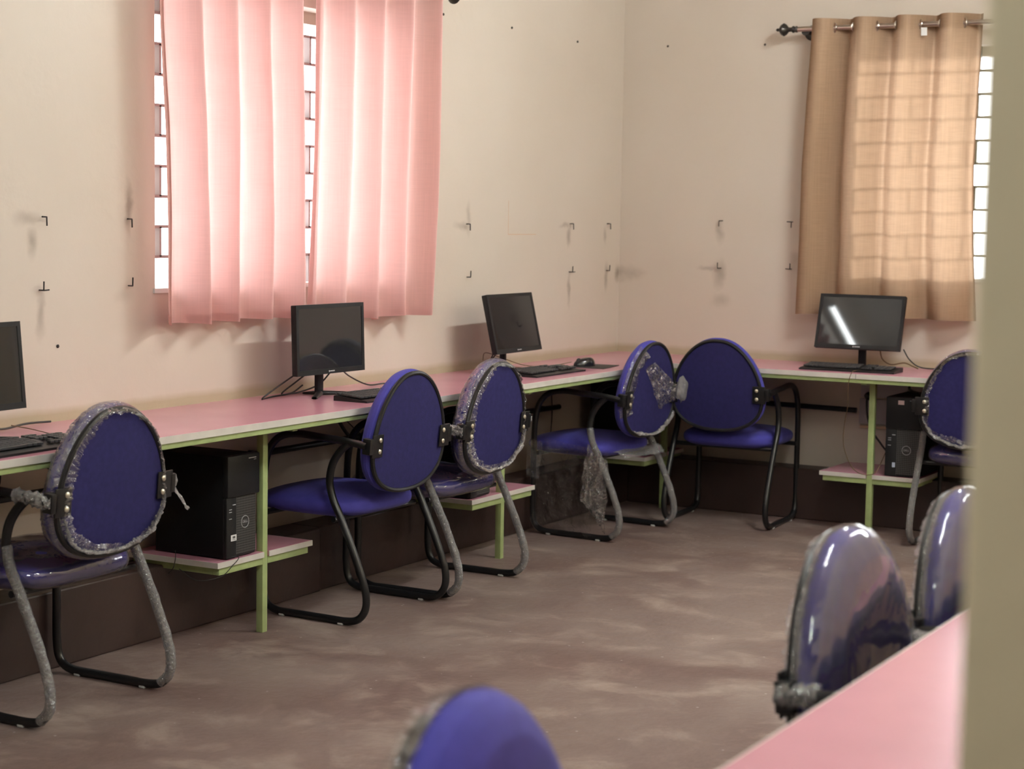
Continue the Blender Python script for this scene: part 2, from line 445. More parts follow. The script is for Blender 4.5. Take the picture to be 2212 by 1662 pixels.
# ------------------------------------------------------------------ room shell
H = 3.05
WA = (-3.567, -2.02, 1.157, 2.20)       # window in the back wall: x0 x1 z0 z1
WB = (-2.80, -1.27, 1.17, 2.245)        # window in the right wall: y0 y1 z0 z1
T = 0.23
b = MB()
b.box(-10.8, WA[0], 0, T, 0, H).box(WA[1], T, 0, T, 0, H).box(WA[0], WA[1], 0, T, 0, WA[2]).box(WA[0], WA[1], 0, T, WA[3], H)
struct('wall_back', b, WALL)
b = MB()
b.box(0, T, WB[1], 0, 0, H).box(0, T, -7.2, WB[0], 0, H).box(0, T, WB[0], WB[1], 0, WB[2]).box(0, T, WB[0], WB[1], WB[3], H)
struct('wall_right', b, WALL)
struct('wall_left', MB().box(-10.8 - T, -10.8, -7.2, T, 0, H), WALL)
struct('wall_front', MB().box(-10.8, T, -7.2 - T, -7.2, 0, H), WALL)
struct('wall_partition', MB().box(-7.207, 0, -4.03, -3.80, 0, H, bevel=.004), WALL2)
struct('floor', MB().box(-11.03, T, -7.43, T, -0.12, 0), FLOOR)
struct('ceiling', MB().box(-11.03, T, -7.43, T, H, H + .12), CEIL)
# painted masonry plinth along the wall foot, stepped in the middle of the back wall
b = MB().box(-10.8, -2.80, -0.150, 0, 0, 0.246, bevel=.006).box(-2.80, 0, -0.140, 0, 0, 0.246, bevel=.006)
struct('baseboard_back', b, DADO)
struct('baseboard_right', MB().box(-0.14, 0, -3.80, -0.14, 0, 0.246, bevel=.006), DADO)

def window(name, ax, u0, u1, z0, z1, zlines, c0, cw, gm, seed):
    """ax 'x': opening in the back wall (plane y=0); 'y': opening in the right wall (plane x=0)"""
    e = bpy.data.objects.new(name, None); COL.objects.link(e); e['kind'] = 'structure'
    def bx(m, a0, a1, d0, d1, zz0, zz1, bev=0):
        if ax == 'x': m.box(a0, a1, d0, d1, zz0, zz1, bev)
        else: m.box(d0, d1, a0, a1, zz0, zz1, bev)
    f = MB()
    bx(f, u0, u1, .10, .16, z1 - .045, z1)
    if ax == 'x': bx(f, u1 - .04, u1, .10, .16, z0, z1)
    else: bx(f, u1 - .02, u1, .10, .16, z0, z1)
    part('window_frame', f, WOODFRAME, e, smooth=False)
    g = MB()
    zs = [z for z in zlines if z0 < z < z1]
    for z in zs: bx(g, u0, u1, .065, .095, z - .005, z + .005)
    zz = [z0] + zs + [z1]
    for i in range(len(zz) - 1):
        u = c0 + (cw / 2 if i % 2 else 0)
        k0 = math.ceil((u0 - u) / cw)
        uu = u + k0 * cw
        while uu < u1:
            if uu > u0 + .02 and uu < u1 - .02: bx(g, uu - .005, uu + .005, .065, .095, zz[i], zz[i + 1])
            uu += cw
    part('window_grille', g, gm, e, smooth=False)
    s = MB(); bx(s, u0 - .01, u1 + .01, -.008, T + .01, z0 - .010, z0 + .006)
    part('window_sill', s, FIXT, e, smooth=False)
    ch = MB(); bx(ch, u0 - .15, u1 + .15, T, T + .45, z1 + .02, z1 + .09)
    part('sunshade', ch, WOODFRAME, e, smooth=False)
    return e
window('window_1', 'x', WA[0], WA[1], WA[2], WA[3], [1.164 + .1042 * k for k in range(1, 10)], -3.462 + .1245, .249, GRID, 1)
window('window_2', 'y', WB[0], WB[1], WB[2], WB[3], [1.281 + .1065 * k for k in range(0, 9)], -1.915, .249, GRIDB, 2)

# ------------------------------------------------------------------ fluorescent lamp on the back wall, plus added fill battens
def tube_lamp(label, loc, rz, L_=1.2, rx=0, tm=None):
    t = thing('tube_light', label, 'lamp', loc, rz, None, rx=rx)
    # body against the wall on local +y, tube on local -y
    part('lamp_housing', MB().box(-L_ / 2, L_ / 2, -.045, 0, -.02, .03, bevel=.006), FIXT, t)
    part('lamp_tube', MB().tube([(-L_ / 2 + .03, -.065, 0), (L_ / 2 - .03, -.065, 0)], .014, 12), tm or TUBE, t)
    for sx in (-1, 1):
        part('lamp_holder', MB().box(sx * (L_ / 2 - .015) - .012, sx * (L_ / 2 - .015) + .012, -.085, -.04, -.02, .02, bevel=.003), FIXT, t)
    return t
tube_lamp('white fluorescent batten on the back wall above the pink curtains', (-3.61, 0, 2.66), 0)
tube_lamp('added unseen fill batten on the ceiling over the middle of the floor', (-5.3, -3.0, H), 0, rx=PI / 2, tm=FILLTUBE2)  # added out of view to even out the room light
tube_lamp('added unseen fill batten on the ceiling toward the right wall', (-2.0, -2.6, H), 0, rx=PI / 2, tm=FILLTUBE4)  # added fill, out of view, lifts the walls around the corner
tube_lamp('added unseen fill batten on the ceiling at the doorway end', (-8.2, -2.7, H), 0, rx=PI / 2, tm=FILLTUBE2)  # added fill, out of view, brightens the partition end
tube_lamp('added unseen fill batten on the partition wall above the near desk', (-3.0, -3.80, 2.2), PI, tm=FILLTUBE3)  # added fill, out of view, spreads light over the back wall

# ------------------------------------------------------------------ worktops and shelf brackets
D = 0.53
def prism(poly, z0, z1):
    m = MB(); n = len(poly)
    vs = [(x, y, z0) for x, y in poly] + [(x, y, z1) for x, y in poly]
    fs = [tuple(range(n))[::-1], tuple(range(n, 2 * n))] + [(i, (i + 1) % n, n + (i + 1) % n, n + i) for i in range(n)]
    return m._add(vs, fs)
deskA = thing('worktop', 'long pink laminate worktop under the pink curtains, running to the corner', 'desk')
deskB = thing('worktop', 'pink laminate worktop along the right wall under the brown curtain', 'desk')
part('tabletop', prism([(-5.6, 0), (-5.6, -D), (0, -D), (0, 0)], .729, .750), PINK, deskA, smooth=False)
part('tabletop', prism([(0, -D - .0006), (-D, -D - .0006), (-D, -3.3), (0, -3.3)], .729, .750), PINK, deskB, smooth=False)
part('edge_band', MB().box(-5.6, -D - .003, -D - .003, -D, .7275, .7492), EDGE, deskA, smooth=False)
part('edge_band', MB().box(-D - .003, -D, -3.3, -D - .0006, .7275, .7492), EDGE, deskB, smooth=False)
fr = MB().box(-5.6, -D + .01, -D + .004, -D + .030, .7085, .729, bevel=.002).box(-5.6, -.02, -.045, -.015, .705, .729, bevel=.002)
for x in (-5.075, -3.455, -1.835, -.215): fr.box(x - .014, x + .014, -D + .02, -.03, .700, .729, bevel=.002)
part('support_rail', fr, GREEN, deskA)
fr = MB().box(-D + .004, -D + .030, -3.3, -D - .01, .7085, .729, bevel=.002).box(-.045, -.015, -3.3, -D - .01, .705, .729, bevel=.002)
for y in (-1.485, -2.9): fr.box(-D + .02, -.03, y - .014, y + .014, .700, .729, bevel=.002)
part('support_rail', fr, GREEN, deskB)
part('board_joint', MB().box(-D - .0036, -D - .0028, -1.4545, -1.4530, .7275, .7495), INK, deskB, smooth=False)
for i, (x, y) in enumerate([(-5.075, -.373), (-3.455, -.373), (-1.835, -.373), (-.215, -.373), (-.373, -1.485), (-.373, -2.9)]):
    m = MB().box(-.0135, .0135, -.0135, .0135, 0, .705, bevel=.0015)
    if i < 4: m.tube([(-.0142, 0, .44), (.0142, 0, .44)], .004, 6)
    part('leg', m, GREEN, deskA if i < 4 else deskB, loc=(x, y, 0))
def shelf(label, c, horiz=True, w0=.26, w1=.26, d=.225):
    """c=(x,y) of the leg; horiz: shelf on the back wall run"""
    t = thing('computer_shelf', label, 'shelf', (c[0], c[1], 0), 0 if horiz else -PI / 2, 'green framed pink shelves hung low between the desk legs')
    y1 = .36
    bd = MB().box(-w0, -.0145, -.018, y1, .262, .280).box(.0145, w1, -.018, y1, .262, .280).box(-.0145, .0145, .0145, y1, .262, .280)
    part('shelf_board', bd, PINK, t, smooth=False)
    ed = MB().box(-w0, -.0145, -.021, -.018, .261, .2795).box(.0145, w1, -.021, -.018, .261, .2795)
    ed.box(-w0 - .003, -w0, -.021, y1, .261, .2795).box(w1, w1 + .003, -.021, y1, .261, .2795)
    part('edge_band', ed, EDGE, t, smooth=False)
    f = MB().box(-w0 + .012, -.014, -.014, .012, .236, .261, bevel=.0015).box(.014, w1 - .015, -.014, .012, .236, .261, bevel=.0015)
    f.box(-w0 + .012, -w0 + .036, .012, y1 - .01, .236, .261, bevel=.0015).box(w1 - .039, w1 - .015, .012, y1 - .01, .236, .261, bevel=.0015)
    f.box(-w0 + .012, w1 - .015, y1 - .03, y1 - .006, .2365, .2605, bevel=.0015)
    f.box(-.012, .012, .014, y1 - .03, .237, .260, bevel=.0015)
    part('shelf_frame', f, GREEN, t)
    return t
shelf('low pink shelf with green frame holding the tower below the pink curtains', (-3.455, -.373))
shelf('low pink shelf with green frame behind the film-wrapped chair right of the middle monitor', (-1.835, -.373))
shelf('low pink shelf with green frame deep in the room corner', (-.215, -.373), w1=.19)
shelf('low pink shelf with green frame under the brown curtain, beside the wall socket', (-.373, -1.485), False, .235, .235)

# front desk in the foreground
fd = thing('near_desk', 'out-of-focus pink laminate desk in the lower right foreground against the partition wall', 'desk')
part('tabletop', MB().box(-7.02, -2.4, -3.80, -3.262, .729, .750, bevel=.001), PINK, fd, smooth=False)
part('edge_band', MB().box(-7.02, -2.4, -3.262, -3.259, .7275, .7492).box(-7.023, -7.02, -3.80, -3.259, .7275, .7492), EDGE, fd, smooth=False)
f = MB().box(-7.0, -2.42, -3.29, -3.266, .705, .729, bevel=.002).box(-7.0, -2.42, -3.79, -3.766, .705, .729, bevel=.002)
part('support_rail', f, GREEN, fd)
for x in (-6.9, -5.80, -3.66, -2.5):
    part('leg', MB().box(-.0135, .0135, -.0135, .0135, 0, .706, bevel=.0015), GREEN, fd, loc=(x, -3.42, 0))

# footrest bars on the walls
def bar(label, p0, p1):
    t = thing('footrest_bar', label, 'rail', (0, 0, 0), 0, None)
    part('bar', MB().tube([p0, p1], .013, 10), BLACKMETAL, t)
    d = (Vector(p1) - Vector(p0)).normalized()
    for k in (.12, .88):
        q = Vector(p0).lerp(Vector(p1), k)
        wq = Vector((q.x, 0, q.z)) if abs(d.x) > .5 else Vector((0, q.y, q.z))
        part('bracket', MB().tube([q, wq], .009, 8), BLACKMETAL, t)
bar('black bar fixed to the wall under the desk, behind the leftmost film-wrapped chair', (-4.95, -.05, .54), (-3.72, -.05, .54))
bar('black bar fixed to the wall under the desk, behind the unwrapped blue chair', (-3.20, -.05, .545), (-1.95, -.05, .545))
bar('short black bar end on the wall under the desk near the room corner', (-1.6, -.05, .535), (-.72, -.05, .525))
bar('black bar on the right wall under the desk, ending left of the wall socket', (-.05, -.42, .545), (-.05, -1.30, .535))

# ------------------------------------------------------------------ chair
BK_O = Vector((0, -.030, .665)); LEAN = math.radians(5.0)
def bk(x, y, z):
    """back-rest frame -> chair frame; y towards the sitter"""
    return (x, BK_O.y + y * math.cos(LEAN) - z * math.sin(LEAN), BK_O.z + z * math.cos(LEAN) + y * math.sin(LEAN))
def oval(th, r=1.0):
    c, s = math.cos(th), math.sin(th); n = 2.0 / 2.25
    x = math.copysign(abs(c) ** n, c); z = math.copysign(abs(s) ** n, s)
    w = .214 * (1 - .23 * z)
    return x * w * r, z * .212 * r + .0
def back_cushion(extra=0.0, wr=0.0, seed=0):
    prof = [(0.001, .078), (.35, .077), (.6, .073), (.8, .064), (.92, .050), (1.0, .034), (1.035, .018), (1.03, .004), (.985, -.004)]
    def fn(u, v):
        th = 2 * PI * u; k = v * (len(prof) - 1); i = min(int(k), len(prof) - 2); t = k - i
        r = prof[i][0] * (1 - t) + prof[i + 1][0] * t; y = prof[i][1] * (1 - t) + prof[i + 1][1] * t
        x, z = oval(th, r)
        # concave hollow for the back, puff to the rim
        y += -.010 * math.cos(min(1, r) * PI) * .5
        if extra:
            k2 = 1 + extra / .22; x *= k2; z *= k2; y += extra * (1 if y > .02 else -.3)
            if wr:
                a = noise.noise((th * 9 + seed, r * 2, seed)) + .7 * noise.noise((th * 26, r * 3, seed + 5)) + (.4 * noise.noise((th * 60, r * 4, seed + 6)) if wr > .005 else 0)
                y += wr * a * max(0, r - .45); x *= 1 + wr * a * .8 * max(0, r - .7); z *= 1 + wr * a * .8 * max(0, r - .7)
        return bk(x, y, z)
    return MB().grid(fn, 300 if wr > .005 else 96, 46, closeu=True)
def back_panel():
    def fn(u, v):
        th = 2 * PI * u; r = .001 + .955 * v; x, z = oval(th, r)
        return bk(x, -.010 - .006 * (1 - r * r), z)
    m = MB().grid(fn, 64, 12, closeu=True)
    return m
def rim():
    P = [bk(*(lambda q: (q[0], -.008, q[1]))(oval(2 * PI * i / 72, .985))) for i in range(72)]
    def rr(t, a): return .0085
    return MB().tube(P, rr, 8, closed=True)
def rear_wrap(seed, inner=.84, lo=.0):
    """film pulled round the rim onto the rear face, ragged inner edge, radial wrinkles"""
    def fn(u, v):
        th = 2 * PI * u
        rag = inner + .09 * noise.noise((math.cos(th) * 2 + seed, math.sin(th) * 2, seed)) + .035 * noise.noise((th * 6, seed, 1)) + .012 * noise.noise((th * 22, seed, 4))
        top = max(0, math.sin(th)); side = max(0, math.cos(th))
        rag += lo * top + .07 * side
        r = 1.05 + (min(rag, .99) - 1.05) * v
        x, z = oval(th, r)
        w_ = noise.noise((th * 18 + seed, v * 1.2, seed)) + .7 * noise.noise((th * 44, v * 1.6, seed)) + .3 * noise.noise((th * 95, v * 3, seed))
        y = .012 - .036 * math.sin(min(1, v * 1.3) * PI / 2) + .0085 * w_
        return bk(x * (1 + .014 * w_ * (1 - v)), y, z * (1 + .014 * w_ * (1 - v)))
    return MB().grid(fn, 420, 14, closeu=True)
def gather(seed, a0=200, a1=345, inner=.93, th_=.0085):
    """flattened crinkled band of bunched film"""
    A0, A1 = math.radians(a0), math.radians(a1)
    def fn(u, v):
        a = A0 + (A1 - A0) * v
        mid = inner + .045 * noise.noise((math.cos(a) * 3, math.sin(a) * 3, seed)) + .02 * noise.noise((a * 11, seed, 3))
        w_ = th_ * 5.5 * (.35 + .65 * abs(noise.noise((a * 4, seed, 8))) * 2) * min(1, 6 * v, 6 * (1 - v))
        t = 2 * PI * u
        n1 = noise.noise((v * 46, u * 5, seed)); n2 = noise.noise((v * 120, u * 8, seed + 2))
        r = mid + w_ * math.cos(t) * (1 + .5 * n1)
        x, z = oval(a, r)
        y = -.0235 + .0065 * math.sin(t) * (1 + 1.1 * n1) + .004 * n2
        return bk(x + .003 * n2, y, z + .003 * n1)
    return MB().grid(fn, 16, 260, closeu=True)
SY = .50
PATH = [(-.030, .634), (.06, .645), (.16, .651), (.27, .656), (.345, .640), (.395, .590), (.415, .51), (.420, .40), (.420, .22), (.420, .10), (.405, .040), (.36, .0165),
        (.28, .0145), (.15, .0145), (.055, .0145), (.005, .024), (-.026, .055), (-.034, .10), (-.020, .16), (.022, .26), (.078, .375), (.112, .440), (.127, .50), (.115, .56), (.085, .605), (.045, .640)]
def side_frame(sx):
    P = smooth_path([(sx * (.250 if z < .60 or y > .2 else .250), y, z) for y, z in PATH], 6)
    return MB().tube(P, .0135, 12)
def leg_wrap(sx, seed):
    pts = [(y, z) for y, z in PATH[15:23]]
    P = smooth_path([(sx * .25, y, z) for y, z in pts], 18)
    def rr(t, a): return .0150 + .0016 * noise.noise((t * 36 + a * .9, a, seed)) + .0010 * noise.noise((t * 110 + a * 2, a * 2, seed)) + .0035 * max(0, noise.noise((t * 14, a * 2, seed + 3)) - .1)
    return MB().tube(P, rr, 12)
def arm_wrap(sx, seed, y0=-.045, y1=.10):
    n = 60
    P = [(sx * .25, y0 + (y1 - y0) * i / n, .634 + .012 * i / n) for i in range(n + 1)]
    def rr(t, a): return .0175 + .009 * noise.noise((t * 9, a * 1.5, seed)) + .006 * noise.noise((t * 26, a * 3, seed)) + .003 * noise.noise((t * 60, a * 5, seed))
    return MB().tube(P, rr, 20)
def seat_pad(extra=0.0, wr=0.0, seed=0):
    def fn(u, v):
        th = 2 * PI * u; c, s = math.cos(th), math.sin(th); n = 2 / 4.2
        k = math.sin(v * PI) ** .42 if 0 < v < 1 else 0.001
        x = math.copysign(abs(c) ** n, c) * (.233 + extra) * k
        y = .285 + math.copysign(abs(s) ** n, s) * (.232 + extra) * k
        z = .4015 + (.044 + extra) * (math.copysign(abs(math.cos(v * PI)) ** .75, math.cos(v * PI)))
        rr = min(1, math.hypot(x / .23, (y - .285) / .23))
        if v < .5: z += .010 * (1 - rr) - .012 * max(0, (y - .38) / .13) ** 2
        if wr:
            a = noise.noise((x * 7, y * 7, seed)) + .6 * noise.noise((x * 20, y * 14, seed + 2))
            z += wr * a * (1 if v < .6 else .3); x *= 1 + wr * .6 * a; 
        return (x, y, z + .018 * (.5 - y) / .5 * 0)
    return MB().grid(fn, 64, 30, closeu=True)
def crumpled_sheet(corners, seed, amp=.03, nu=34, nv=40):
    A, B, C_, D_ = [Vector(c) for c in corners]
    nrm = (B - A).cross(D_ - A).normalized()
    def fn(u, v):
        p = A.lerp(B, u).lerp(D_.lerp(C_, u), v)
        a = noise.noise((u * 3 + seed, v * 3, seed)) + .5 * noise.noise((u * 8, v * 7, seed + 4)) + .25 * noise.noise((u * 18, v * 15, seed + 9))
        e = .16 * noise.noise((v * 5, seed, 2)) * (abs(u - .5) * 2) 
        return p + nrm * amp * a + (B - A) * e * .5 + Vector((0, 0, amp * .6 * noise.noise((u * 6, seed, 5)) * v))
    return MB().grid(fn, nu, nv)
def chair(label, loc, rz, wrap=None, seed=1, group=None, leaf=None):
    t = thing('visitor_chair', label, 'chair', loc, rz, group)
    part('seat', seat_pad, BLUE, t, 'seat')
    part('backrest', back_cushion, BLUE, t, 'backrest')
    part('back_panel', back_panel, BLUEBACK, t, 'panel')
    part('piping', rim, BLACKRUBBER, t, 'rim')
    for sx in (-1, 1):
        part('side_frame', lambda: side_frame(sx), BLACKMETAL, t, 'frame%d' % sx)
        def br():
            m = MB()
            x0, x1 = (.178, .240) if sx > 0 else (-.240, -.178)
            bm_ = MB().box(x0, x1, -.0215, -.0165, -.072, .008, bevel=.0015)
            m._add([bk(*v) for v in bm_.v], bm_.f)
            bm_ = MB().box(sx * .243 - .013, sx * .243 + .013, -.0215, .012, -.060, -.004, bevel=.003)
            m._add([bk(*v) for v in bm_.v], bm_.f)
            return m
        p = part('bracket', br, BLACKMETAL, t, 'br%d' % sx)
        for dz in (-.012, -.052):
            def bo():
                m = MB().lathe([(.0085, 0), (.0085, -.003), (.005, -.0055), (.001, -.006)], 'y', (0, 0, 0), 12)
                return m
            o = part('bolt', bo, BOLT, p, 'bolt'); o.location = bk(sx * .198, -.0215, dz)
        for yy in (.07, .33):
            part('foot_cap', lambda: MB().box(-.012, .012, -.012, .012, 0, .014, bevel=.003), CAPW, t, 'cap', loc=(sx * .25, yy, 0))
    for yy in (.11, .40):
        part('seat_bar', lambda: MB().tube([(-.25, 0, 0), (.25, 0, 0)], .0105, 8), BLACKMETAL, t, 'bar', loc=(0, yy, .366))
    if wrap:
        if 'b' in wrap:
            part('back_wrap', back_cushion(.0055, .008, seed), FILM, t, label='clear film stretched over the backrest front')
            part('rear_wrap_edge', rear_wrap(seed, .83, .10), FILM, t, label='ragged clear film folded round the rim')
            part('gathered_film', gather(seed), CRUMPLE, t, label='bunched whitish plastic film along the lower rim')
        if 'B' in wrap:   # smooth film, seen from the front
            part('back_wrap', back_cushion(.0065, .0035, seed), FILMS, t, label='taut shiny clear film over the backrest')
            part('rear_wrap_edge', rear_wrap(seed, .86, .04), CRUMPLE, t, label='bunched film folded behind the rim')
        if 'r' in wrap:
            part('rear_wrap_edge', rear_wrap(seed, .90, .06), FILM, t, label='clear film folded behind the rim')
        if 's' in wrap:
            part('seat_wrap', seat_pad(.005, .006, seed), FILMS, t, label='wrinkled clear film over the seat')
        if 'l' in wrap:
            for sx in (-1, 1): part('leg_wrap', leg_wrap(sx, seed + sx), LEGFILM, t, label='grey plastic film wound round the tube')
        if 'a' in wrap:
            for sx in (-1, 1): part('arm_wrap', arm_wrap(sx, seed + sx, -.045, .09 if sx < 0 else .03), CRUMPLE, t, label='crumpled film knotted round the arm tube')
    return t
GW = None
chair('blue chair in crumpled clear film at far left, beside the first black computer tower', (-4.485, -.600, 0), 0, 'bsla', 3)
chair('unwrapped royal blue chair with black piping in front of the middle monitor keyboard', (-2.968, -.615, 0), math.radians(-1.5), None, 4)
chair('film-wrapped blue chair tucked in just right of the unwrapped one with armrests touching', (-2.405, -.640, 0), 0, 'bsla', 5)
c4 = chair('blue chair with torn film hanging off its back, near the room corner', (-.985, -.620, 0), math.radians(-4), 'l', 6)
chair('unwrapped blue chair facing the right wall, back fully visible, in the room corner', (-.565, -.810, 0), math.radians(-87), None, 7)
chair('film-wrapped blue chair facing the right wall, cut off by the partition edge', (-.55, -1.990, 0), math.radians(-90), 'bsl', 8)
chair('farther of the two shiny film-wrapped chairs behind the near desk, cut by the partition', (-4.69, -3.13, 0), math.radians(177), 'Bs', 9)
chair('nearer of the two shiny film-wrapped chairs behind the near desk, with pale reflections', (-5.28, -3.09, 0), math.radians(178), 'Bsa', 10)
chair('blurred blue chair top rising alone from the bottom edge of the photo', (-6.60, -3.105, 0), math.radians(184), 'r', 11)

# torn film on the corner chair
def torn_back():
    def fn(u, v):
        th = math.radians(118 + 92 * u)
        r = 1.045 - (.24 + .10 * noise.noise((u * 4, 3, 1))) * v
        x, z = oval(th, r); w_ = noise.noise((th * 16, v * 1.5, 2)) + .5 * noise.noise((th * 38, v * 2, 2))
        return bk(x * (1 + .012 * w_), .012 - .034 * math.sin(min(1, v * 1.3) * PI / 2) + .008 * w_, z * (1 + .01 * w_))
    return MB().grid(fn, 90, 12)
part('torn_film', torn_back, FILM, c4, label='torn clear film left on the upper rim')
part('torn_film', crumpled_sheet([bk(-.10, -.03, .11), bk(-.02, -.028, .13), bk(.245, -.05, -.03), bk(.04, -.035, -.085)], 12, .016), LOOSE, c4, label='loose flap of clear film across the back')
def puff():
    def fn(u, v):
        th = 2 * PI * u; ph = PI * v; r = .040 * (1 + .35 * noise.noise((math.cos(th) * 1.6, math.sin(th) * 1.6, v * 4)))
        return bk(.205 + r * .95 * math.sin(ph) * math.cos(th), -.055 + r * .5 * math.sin(ph) * math.sin(th), -.005 + r * 1.35 * math.cos(ph))
    return MB().grid(fn, 30, 18, closeu=True)
part('torn_film', puff, film('cloudy_bunched_film', .35, .16, 60, 1, .015, .15), c4, label='cloudy bunched knot of film at the right of the back')
part('gathered_film', gather(21, 235, 330, .95, .010), CRUMPLE, c4, label='bunched whitish film along the lower rim')
part('torn_film', crumpled_sheet([(-.262, .36, .44), (-.262, .02, .40), (-.262, .10, .02), (-.262, .42, .03)], 14, .035), LOOSE, c4, label='torn clear sheet hanging from the seat to the floor')
part('torn_film', crumpled_sheet([(-.275, .12, .43), (-.255, .03, .36), (-.262, .03, .03), (-.27, .16, .20)], 15, .030), film('cloudy_torn_film', .3, .035, 36, 1, .03, .07, .08), c4, label='crumpled strip of clear film on the left leg')
part('torn_film', crumpled_sheet([(-.285, .44, .44), (-.27, .36, .42), (-.27, .38, .25), (-.29, .43, .26)], 16, .025), film('milky_torn_film', .3, .06, 36, 1, .03, .07, .1), c4, label='short strip of film on the front of the left arm')
part('under_seat_film', crumpled_sheet([(-.16, .05, .392), (.25, .05, .392), (.25, .02, .350), (-.10, .02, .360)], 17, .012), CRUMPLE, c4, label='dusty film bunched under the seat edge')
part('film_scrap', crumpled_sheet([(.262, -.03, .615), (.285, -.02, .61), (.31, -.05, .55), (.30, -.06, .545)], 18, .008, 10, 14), CRUMPLE,
     [o for o in COL.objects if o.name == 'visitor_chair'][0], label='torn tail of film below the right bracket')

# ------------------------------------------------------------------ monitors
def monitor(label, loc, rz, tilt=0.0, wd=.410, ht=.258, lift=.0, neck_off=0):
    t = thing('monitor', label, 'monitor', loc, rz)
    # local: screen faces -y, base at origin
    zc = .215 + lift
    R = Matrix.Translation((0, -.018, zc)) @ Matrix.Rotation(-tilt, 4, 'X')
    def tm(m):
        m.v = [tuple(R @ Vector(v)) for v in m.v]; return m
    bz = .014
    bez = MB().box(-wd / 2, wd / 2, -.010, .012, -ht / 2, ht / 2, bevel=.003)
    part('casing', tm(bez), PLASTIC, t)
    f = MB()
    f.box(-wd / 2, wd / 2, -.0135, -.0095, ht / 2 - bz, ht / 2).box(-wd / 2, wd / 2, -.0135, -.0095, -ht / 2, -ht / 2 + .019)
    f.box(-wd / 2, -wd / 2 + bz, -.0135, -.0095, -ht / 2 + .019, ht / 2 - bz).box(wd / 2 - bz, wd / 2, -.0135, -.0095, -ht / 2 + .019, ht / 2 - bz)
    part('bezel', tm(f), PLASTIC, t, smooth=False)
    part('screen', tm(MB().box(-wd / 2 + bz - .001, wd / 2 - bz + .001, -.0118, -.0095, -ht / 2 + .018, ht / 2 - bz + .001)), SCREEN, t, smooth=False)
    part('rear_housing', tm(MB().box(-wd * .30, wd * .30, .010, .038, -ht * .34, ht * .30, bevel=.012, seg=3)), PLASTIC, t)
    lg = MB().lathe([(.0036, -.0142), (.0036, -.0134)], 'y', (-.016, 0, -ht / 2 + .0095), 12)
    lg.box(-.0105, .016, -.0142, -.0134, -ht / 2 + .0075, -ht / 2 + .0118)
    part('logo', tm(lg), PRINT, t, smooth=False)
    part('neck', MB().box(-.018, .018, .016, .034, .012, .215 + lift, bevel=.004), PLASTIC, t)
    for k, (a, L_) in enumerate([(-150, .155), (-30, .155), (90, .075)]):
        a = math.radians(a); dx, dy = math.cos(a), math.sin(a)
        def arm(u, v, dx=dx, dy=dy, L_=L_):
            th = 2 * PI * u; s = v * L_
            wv = .016 * (1 - .35 * v) * math.cos(th); hv = (.010 * (1 - .55 * v)) * math.sin(th)
            if v == 0: wv *= .6
            return (dx * s - dy * wv, .02 + dy * s + dx * wv, .0105 * (1 - .5 * v) + .0 + hv * .95)
        part('foot', MB().grid(arm, 12, 10, closeu=True), PLASTIC, t)
    return t
m0 = monitor('black monitor mostly cut off at the left edge, leftmost on the long desk', (-4.600, -.185, .750), math.radians(3), math.radians(5))
m1 = monitor('black monitor in the middle of the desk overlapping the pink curtain hem', (-2.835, -.185, .750), math.radians(-2), math.radians(2))
m2 = monitor('black monitor against bare wall between the curtain and the corner, by the mouse', (-1.475, -.195, .750), math.radians(1), math.radians(13))
m3 = monitor('black monitor under the brown curtain with a bright tube light reflected on its screen', (-.215, -1.366, .750), math.radians(-90), math.radians(16.3))

# ------------------------------------------------------------------ keyboards, mouse, pad
def keyboard(label, loc, rz, tilt=4):
    t = thing('keyboard', label, 'keyboard', loc, rz)
    w_, d = .445, .150
    def hz(y): return .008 + .014 * (y + d / 2) / d
    m = MB()
    prof = [(-d / 2, 0), (-d / 2, .007), (-d / 2 + .028, .0105), (-d / 2 + .032, .009), (d / 2 - .006, .020), (d / 2, .017), (d / 2, 0)]
    n = len(prof)
    vs = [(-w_ / 2, y, z) for y, z in prof] + [(w_ / 2, y, z) for y, z in prof]
    m._add(vs, [tuple(range(n)), tuple(range(2 * n - 1, n - 1, -1))] + [(i, (i + 1) % n, n + (i + 1) % n, n + i) for i in range(n)])
    part('base', m, PLASTIC, t, smooth=False)
    k = MB(); rows = 6
    for r in range(rows):
        y0 = -d / 2 + .034 + r * .0185 + (.004 if r == 5 else 0)
        z = .011 + (y0 + d / 2) * .075
        x = -w_ / 2 + .010
        segs = []
        if r == 0: segs = [.024, .020, .020, .112, .020, .020, .024]
        else: segs = [.0185 + (.006 if r in (1, 2) else 0)] + [.0165] * 12 + [.026]
        for s in segs:
            k.box(x + .0009, x + s - .0009, y0 + .001, y0 + .0165, z, z + .0075, bevel=.0012, seg=1); x += s + .0008
        x = -w_ / 2 + .283
        if r in (0, 1, 3, 4, 5):
            for j in range(3):
                if r == 1 and j != 1: continue
                k.box(x + j * .0175 + .0009, x + j * .0175 + .016, y0 + .001, y0 + .0165, z, z + .0075, bevel=.0012, seg=1)
        x = -w_ / 2 + .343
        if r < 5:
            for j in range(4):
                k.box(x + j * .0195 + .0009, x + j * .0195 + .018, y0 + .001, y0 + .0165, z, z + .0075, bevel=.0012, seg=1)
    part('keys', k, KEYM, t, 'keys')
    return t
keyboard('black keyboard at the left edge of the desk, below the cut-off monitor', (-4.600, -.415, .750), math.radians(3))
keyboard('black keyboard half hidden by the unwrapped blue chair', (-2.735, -.395, .750), math.radians(-2))
keyboard('black keyboard on the desk next to the mouse and square pad', (-1.430, -.365, .750), math.radians(0))
keyboard('black keyboard below the monitor with the bright reflection', (-.375, -1.375, .750), math.radians(-88))
